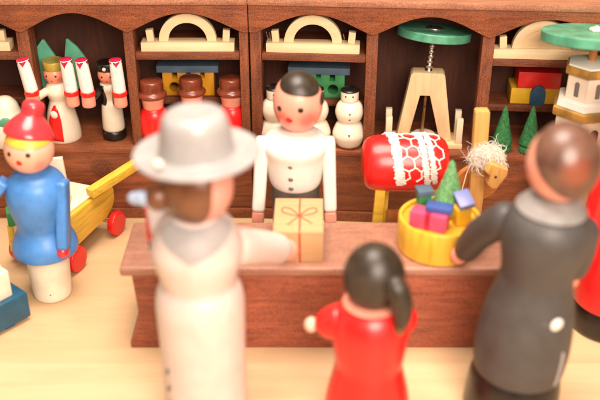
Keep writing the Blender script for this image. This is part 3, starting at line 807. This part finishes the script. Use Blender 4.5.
for k in range(6):
    a = k*PI/3+PI/6
    for par, rr, z0, z1, w_ in ((t1, .845*.866, 7.1, 7.66, .09), (t3, 1.11*.866, 5.45, 5.95, .15), (t3, 1.11*.866, 4.5, 5.05, .15)):
        n = 12
        pts = [(-w_, z0), (w_, z0)]+[(w_*math.cos(PI*i/n), z1-w_+w_*math.sin(PI*i/n)) for i in range(n+1)]
        g = G(); g.prism(pts, -.03, .02, .008, Matrix.Rotation(a+PI/2, 4, 'Z') @ Matrix.Translation((0, -rr, 0))); g.build('window', P_DARK if rr > .9 else P_GREYB, par)
g = G(); g.lathe([(.01, 8.3), (.15, 8.3), (.13, 9.15), (.01, 9.15)], 20); g.build('shaft', W_ORANGE, tw)
Mt = Matrix.Translation((0, 0, 9.02)) @ Matrix.Rotation(R(3), 4, 'Y') @ Matrix.Rotation(R(-9), 4, 'X')
g = G(); g.lathe([(.01, 0), (1.88, 0), (1.93, .03), (1.93, .34), (1.88, .38), (.01, .38)], 72, Mt); ro = g.build('rotor', P_GREEN, tw)
g = G()
for k in range(7): g.ell((.15*math.cos(k*PI/3.5), .15*math.sin(k*PI/3.5), .44), (.11, .11, .08), 10, 8, None)
g.ell((0, 0, .48), (.12, .12, .1), 12, 8)
for v in g.v: v.xyz = Mt @ v
g.build('knob', P_CREAM, ro)

# ------------------------------------------------------------------ toy horse
hy = 30.5
hs = thing('toy_horse', 'toy horse with red barrel body, yellow legs and woolly white mane', 'toy horse', (3.9, hy, 0))
Mx = Matrix.Translation((0, 0, 4.68)) @ Matrix.Rotation(R(90), 4, 'Y')
bprof = [(.01, -1.60), (.45, -1.60), (.72, -1.55), (.92, -1.40), (1.02, -1.15), (1.06, -.7), (1.06, .7), (1.02, 1.15), (.92, 1.40), (.72, 1.55), (.45, 1.60), (.01, 1.60)]
bprof = smooth_prof(bprof, 4)
G().lathe(bprof, 56, Mx).build('body', P_REDD, hs)
for x, y in ((-1.05, -.45), (-.78, .5), (1.0, -.45), (1.2, .5)):
    g = G(); g.box(-.19, .19, -.19, .19, 0.0, 4.1-.12, .04, Matrix.Translation((x, y, .0)) @ Matrix.Rotation(R(2), 4, 'Y')); g.build('leg', W_YELC, hs)
g = G(); g.box(-.55, 2.9, -.12, .12, 2.05, 2.62, .04, Matrix.Translation((0, .02, 0))); g.build('stretcher', W_ORANGE, hs)
g = G(); g.prism([(2.55, 1.7), (3.05, 1.7), (3.06, 4.0), (2.97, 6.75), (2.90, 6.8), (2.50, 6.8), (2.44, 6.75)], -.2, .2, .05, Matrix.Translation((0, .1, 0))); g.build('neck_post', W_TAN, hs)
g = G(); g.lathe([(.01, 0), (.82, 0), (.85, .03), (.85, .2), (.82, .23), (.01, .23)], 48, Matrix.Translation((2.86, .35, 3.60)) @ Matrix.Rotation(R(-78), 4, 'X')); g.build('chest_disc', W_ORANGE, hs)
Mh = Matrix.Translation((3.16, -.66, 4.66)) @ Matrix.Scale(1.18, 4) @ Matrix.Rotation(R(24), 4, 'Y') @ Matrix.Rotation(R(8), 4, 'Z')
g = G(); g.prism([(-.28, .30), (.34, .30), (.42, .10), (.36, -.42), (.2, -.5), (-.02, -.42), (-.1, -.1), (-.3, -.05)], -.2, .2, .06, Mh, 3); hd = g.build('head', W_TAN, hs)
g = G(); g.ell((3.24, -.91, 4.55), (.05, .03, .05), 12, 8); g.build('eye', P_BLACK, hd)
g = G()
rnd = random.Random(3)
for k in range(2600):
    th = rnd.uniform(0, 2*PI); u = rnd.uniform(-.6, 1)
    d = Vector((math.cos(th)*math.sqrt(1-u*u), math.sin(th)*math.sqrt(1-u*u), u)).normalized()
    p = Vector((2.98, -.18, 5.02))+Vector((d.x*.58, d.y*.42, d.z*.46))*rnd.uniform(.85, 1.02)
    tang = d.cross(Vector((rnd.uniform(-1, 1), rnd.uniform(-1, 1), rnd.uniform(-1, 1)))).normalized()
    v = tang*.9+d*rnd.uniform(.0, .35)
    L = rnd.uniform(.2, .5) if rnd.random() < .93 else rnd.uniform(.5, .8)
    pts = [p]
    for q in range(6):
        v = (v+Vector((rnd.uniform(-.5, .5), rnd.uniform(-.5, .5), rnd.uniform(-.5, .5)-.12))*1.0-d*.16).normalized()
        p = p+v*L/6; pts.append(p)
    g.tube(pts, [.006, .008, .008, .008, .007, .006, .004], 3)
g.ell((2.98, -.16, 5.02), (.56, .40, .44), 24, 14)
g.build('mane', F_WOOL, hs)
g = G(); g.tube([(2.55, -.05, 5.0), (2.3, -.2, 4.3), (2.12, -.35, 3.4)], .018, 6); g.build('rein', W_PALE, hs)

# lace over the barrel -------------------------------------------------------
lc = bpy.data.objects
g = G()
def cyl(s, a, off=.03):
    """s along the barrel, a: angle from the crest, towards the viewer"""
    s_ = s
    r = 1.06 if abs(s) < .7 else 1.06-.10*((abs(s)-.7)/.7)**2
    r += off
    return Vector((s_, -r*math.sin(a), 4.68+r*math.cos(a)))
nr = random.Random(11)
def seg(s0, a0, s1, a1, rad):
    pts = [cyl(s0+(s1-s0)*i/3, a0+(a1-a0)*i/3, rad*.8) for i in range(4)]
    for q in range(3):
        ph = nr.uniform(0, 6)
        tw = [cyl(s0+(s1-s0)*i/6+.016*math.sin(ph+i*1.5), a0+(a1-a0)*i/6+.016*math.cos(ph+i*1.5), rad*.6+.014*nr.random()) for i in range(7)]
        g.tube(tw, [rad*.5*nr.uniform(.75, 1.15) for i in range(7)], 5)
    g.ell(cyl(s0, a0, rad*.6), (rad*.95, rad*.95, rad*.95), 8, 6)
cell = .262
jit = {}
def jp(s, a):
    k = (round(s, 2), round(a, 2))
    if k not in jit: jit[k] = (s+nr.uniform(-.035, .035), a+nr.uniform(-.035, .035))
    return jit[k]
slope = .15
# honeycomb net; a runs from the back of the crest to the hem
A0, A1 = -1.2, 1.86
hx, ha = cell*math.sqrt(3), cell*1.5
row = 0; a = A0
while a < A1:
    s = -.62+(hx/2 if row % 2 else 0)
    while s < 1.28:
        c = [(s+cell*math.sin(PI/3*k), a+cell*math.cos(PI/3*k)) for k in range(6)]
        for k in (0, 1, 2):
            p, q = jp(*c[k]), jp(*c[k+1])
            lim = (-.5, 1.22)
            if all(lim[0] < z_[0]+slope*z_[1]*.0 < lim[1] and z_[1] < A1+.02 for z_ in (p, q)):
                seg(p[0]+slope*p[1], p[1], q[0]+slope*q[1], q[1], .041)
        s += hx
    a += ha; row += 1
def band(sc_, width, rad, hem=1.98):
    for st in range(int(26*width/.2)):
        ph = nr.uniform(0, 6); fr = nr.uniform(9, 16); off = nr.uniform(-width/2, width/2)
        N = 90; pts = []
        for i in range(N+1):
            a_ = A0+(hem-A0)*i/N
            s_ = sc_+off*.7+slope*a_+.055*math.sin(fr*a_+ph)+.02*math.sin(31*a_+ph*3)
            pts.append(cyl(s_, a_, .02+.03*nr.random()))
        g.tube(pts, rad, 5)
    for i in range(int((hem-A0)/.075)):           # looped picot knots along the edges
        a_ = A0+.075*i
        for sd in (-1, 1):
            c_ = cyl(sc_+slope*a_+sd*width*.62+nr.uniform(-.03, .03), a_+nr.uniform(-.02, .02), .035)
            g.ell(c_, (.05*nr.uniform(.7, 1.3), .05, .05*nr.uniform(.7, 1.2)), 8, 6)
band(-.52, .22, .026, 1.95)
band(.46, .10, .026, 1.9)
band(.72, .10, .024, 1.9)
lo = g.build('lace_cloth', F_LACE); lo.location = (3.9, hy, 0)
lo['label'] = 'white honeycomb lace strip draped over the red barrel of the horse'; lo['category'] = 'lace'

# ------------------------------------------------------------------ gift tray on the counter
ty = thing('round_tray', 'round yellow wooden tray of tiny toys on the counter beside the man', 'tray', (4.72, 26.72, 3.403))
tp = [(.01, 0), (1.33, 0), (1.38, .05), (1.40, .6), (1.40, 1.14), (1.37, 1.19), (1.28, 1.19), (1.25, 1.16), (1.24, 1.06), (1.21, 1.04), (.01, 1.04)]
G().lathe(tp, 72).build('tub', W_YEL, ty)
tz = 3.403+1.042
tt = thing('toy_fir_tree', 'light green fir standing among parcels in the yellow tray', 'toy tree', (5.06, 27.2, tz))
g = G(); g.lathe([(.01, .05), (.46, .05), (.50, .12), (.48, .3)]+[(.48-.40*(i/9)+.014*(i % 2), .3+1.7*i/9) for i in range(1, 10)]+[(.05, 2.1), (.01, 2.14)], 40)
for v in g.v:
    n = 1+.05*math.sin(v.x*29+v.z*9)*math.cos(v.y*25-v.z*13); v.x *= n*1.14; v.y *= n*1.14; v.z *= .93
g.build('crown', P_FIRL, tt)
G().lathe([(.01, 0), (.2, 0), (.2, .06), (.01, .06)], 20).build('trunk', W_TAN, tt)
pp = thing('toy_parcel', 'pink toy parcel lying under the blue bar in the yellow tray', 'toy parcel', (4.3, 26.25, tz), R(-24))
g = G(); g.box(-.62, .62, -.3, .3, 0, .58, .04); g.build('box', P_PINK, pp)
g = G(); g.box(-.09, .09, -.31, .31, .0, .592, .02); g.build('band', P_MAG, pp)
bb = thing('toy_bar', 'dark blue flat bar resting on the pink parcel', 'toy block', (4.62, 26.32, tz+.597), R(-20))
g = G(); g.box(-.44, .44, -.28, .2, 0, .2, .03); g.build('bar', P_ROYAL, bb)
gb = thing('toy_parcel', 'small green toy parcel with grey lid left of the fir in the tray', 'toy parcel', (4.2, 27.15, tz), R(10))
g = G(); g.box(-.22, .22, -.2, .2, 0, .74, .03); g.build('box', P_HGREEN, gb)
g = G(); g.box(-.27, .27, -.25, .25, .744, .96, .03); g.build('lid', P_ROOF, gb)
yb = thing('toy_parcel', 'yellow toy parcel with tilted lavender lid right of the fir in the tray', 'toy parcel', (5.38, 26.5, tz), R(16))
g = G(); g.box(-.26, .26, -.24, .24, 0, .62, .03); g.build('box', P_YELLOW, yb)
g = G(); g.box(-.26, .26, -.34, .34, -.02, .20, .03, Matrix.Translation((.08, .04, .78)) @ Matrix.Rotation(R(22), 4, 'X') @ Matrix.Rotation(R(-12), 4, 'Y')); g.build('lid', P_LAV, yb)

# ------------------------------------------------------------------ hand cart behind the boy
cd = Vector((.36, .933, 0)); yaw = math.atan2(cd.y, cd.x)     # local +x runs to the back right
ca = thing('hand_cart', 'yellow wooden hand cart with red wheels and cream bed behind the boy', 'cart', (-9.62, 31.9, 0), yaw)
# local: +x along the cart, y across (negative = right side seen from camera)
W = 1.02
sideP = [(-1.9, .78), (1.5, .95), (1.95, 1.15), (2.2, 1.5), (2.2, 1.9), (2.1, 2.2), (-1.9, 2.3)]
for s in (-1, 1):
    g = G(); g.prism(sideP if s < 0 else [(x-.05, min(z, 1.95)) for x, z in sideP[:5]]+[(-1.9, 1.95)], s*W-.13, s*W+.13, .04); g.build('side_board', W_YELC, ca)
    if s < 0:
        Mq = Matrix.Translation((.05, s*(W+.02)+.08, 2.27)) @ Matrix.Rotation(R(-17), 4, 'Z') @ Matrix.Rotation(R(-7), 4, 'Y')
        g = G(); g.box(.55, 3.15, -.2, .2, .03, .40, .04, Mq); g.build('handle', W_YELC, ca)
    for x in (-1.15, 1.85):
        g = G(); g.lathe(smooth_prof([(.01, -.16), (.43, -.16), (.52, -.1), (.53, .1), (.43, .16), (.01, .16)], 4), 36, Matrix.Translation((x, s*(W+.32), .535)) @ Matrix.Rotation(R(90), 4, 'X')); g.build('wheel', P_RED, ca)
for x in (-1.15, 1.85):
    g = G(); g.tube([(x, -W-.3, .535), (x, W+.3, .535)], .08, 12); g.build('axle', W_TAN, ca)
    g = G(); g.box(x-.14, x+.14, -.8, .8, .58, .945, .03); g.build('axle_block', W_YELC, ca)
g = G(); g.box(-1.85, 1.9, -W+.135, W-.135, .95, 2.08, .03); g.build('bed', P_CREAM, ca)
cb = thing('toy_board', 'upright cream board standing in the cart behind the boy', 'toy board', (-9.72, 32.2, 2.085), R(4))
g = G(); g.box(-.75, .5, -.1, .1, 0, 1.95, .03, Matrix.Rotation(R(-3), 4, 'Y') ); g.build('board', P_CREAM, cb)
g = G(); g.box(-.75, .5, -.3, .3, .0, .12, .03, Matrix.Translation((0, .0, .0))); g.build('foot', P_CREAM, cb)
gbk = thing('toy_block', 'green toy block in the cart at the left edge', 'toy block', (-10.85, 30.6, 2.085), R(20))
g = G(); g.box(-.45, .45, -.3, .3, 0, .6, .04); g.box(-.3, .3, -.2, .2, .6, .85, .04); g.build('block', P_HGREEN, gbk)

# ------------------------------------------------------------------ teal block at the left edge
tb = thing('toy_wagon', 'teal wooden block wagon at the lower left edge', 'toy wagon', (-9.78, 27.1, 0), math.atan2(-.76, -.65))
# local +x to the front left, local -y... towards back left
g = G(); g.box(0, 4.2, -1.55, 0, .16, 1.2, .07); g.build('body', P_TEAL, tb)
for x in (.8, 3.2):
    g = G(); g.box(x-.2, x+.2, -1.4, -.15, 0, .165, .03); g.build('runner', P_TEAL, tb)
cl = thing('toy_board', 'cream wooden piece resting on the teal block', 'toy board', (-10.85, 26.95, 1.204), math.atan2(-.76, -.65))
g = G(); g.box(-.35, 2.0, -.5, .5, 0, 1.05, .05); g.box(-.2, 1.8, -.35, .35, 1.05, 1.3, .04); g.build('block', P_CREAM, cl)

# ------------------------------------------------------------------ camera
cam = bpy.data.cameras.new('camera'); co = bpy.data.objects.new('camera', cam); COL.objects.link(co)
co.location = (0, 0, 20); co.rotation_euler = (R(90-29), 0, 0)
cam.sensor_width = 36; cam.lens = 915/600*36
cam.clip_start = .5; cam.clip_end = 500
cam.dof.use_dof = True; cam.dof.focus_distance = 36.2; cam.dof.aperture_fstop = .084
cam.dof.aperture_blades = 0
sc.camera = co

# ------------------------------------------------------------------ light: warm ceiling lamp and an added front fill
w = bpy.data.worlds.new('World'); sc.world = w; w.use_nodes = True
bgn = w.node_tree.nodes['Background']; bgn.inputs['Color'].default_value = (1, .82, .72, 1); bgn.inputs['Strength'].default_value = .20
def area(name, loc, target, size, power, col):
    l = bpy.data.lights.new(name, 'AREA'); l.shape = 'DISK'; l.size = size; l.energy = power; l.color = col
    o = bpy.data.objects.new(name, l); COL.objects.link(o); o.location = loc
    o.rotation_euler = (Vector(target)-Vector(loc)).to_track_quat('-Z', 'Y').to_euler()
area('ceiling_lamp', (-3, 25, 52), (0, 29, 3), 30, 46000, (1, .85, .74))
area('front_fill', (9, -12, 31), (1, 31, 5), 28, 40000, (1, .83, .71))  # added fill from behind the camera, brightens the shelf bays
sc.view_settings.view_transform = 'Standard'; sc.view_settings.look = 'None'
sc.view_settings.exposure = 0; sc.view_settings.gamma = 1
sc.render.engine = 'CYCLES'
sc.cycles.use_denoising = True
sc.cycles.sample_clamp_indirect = 6
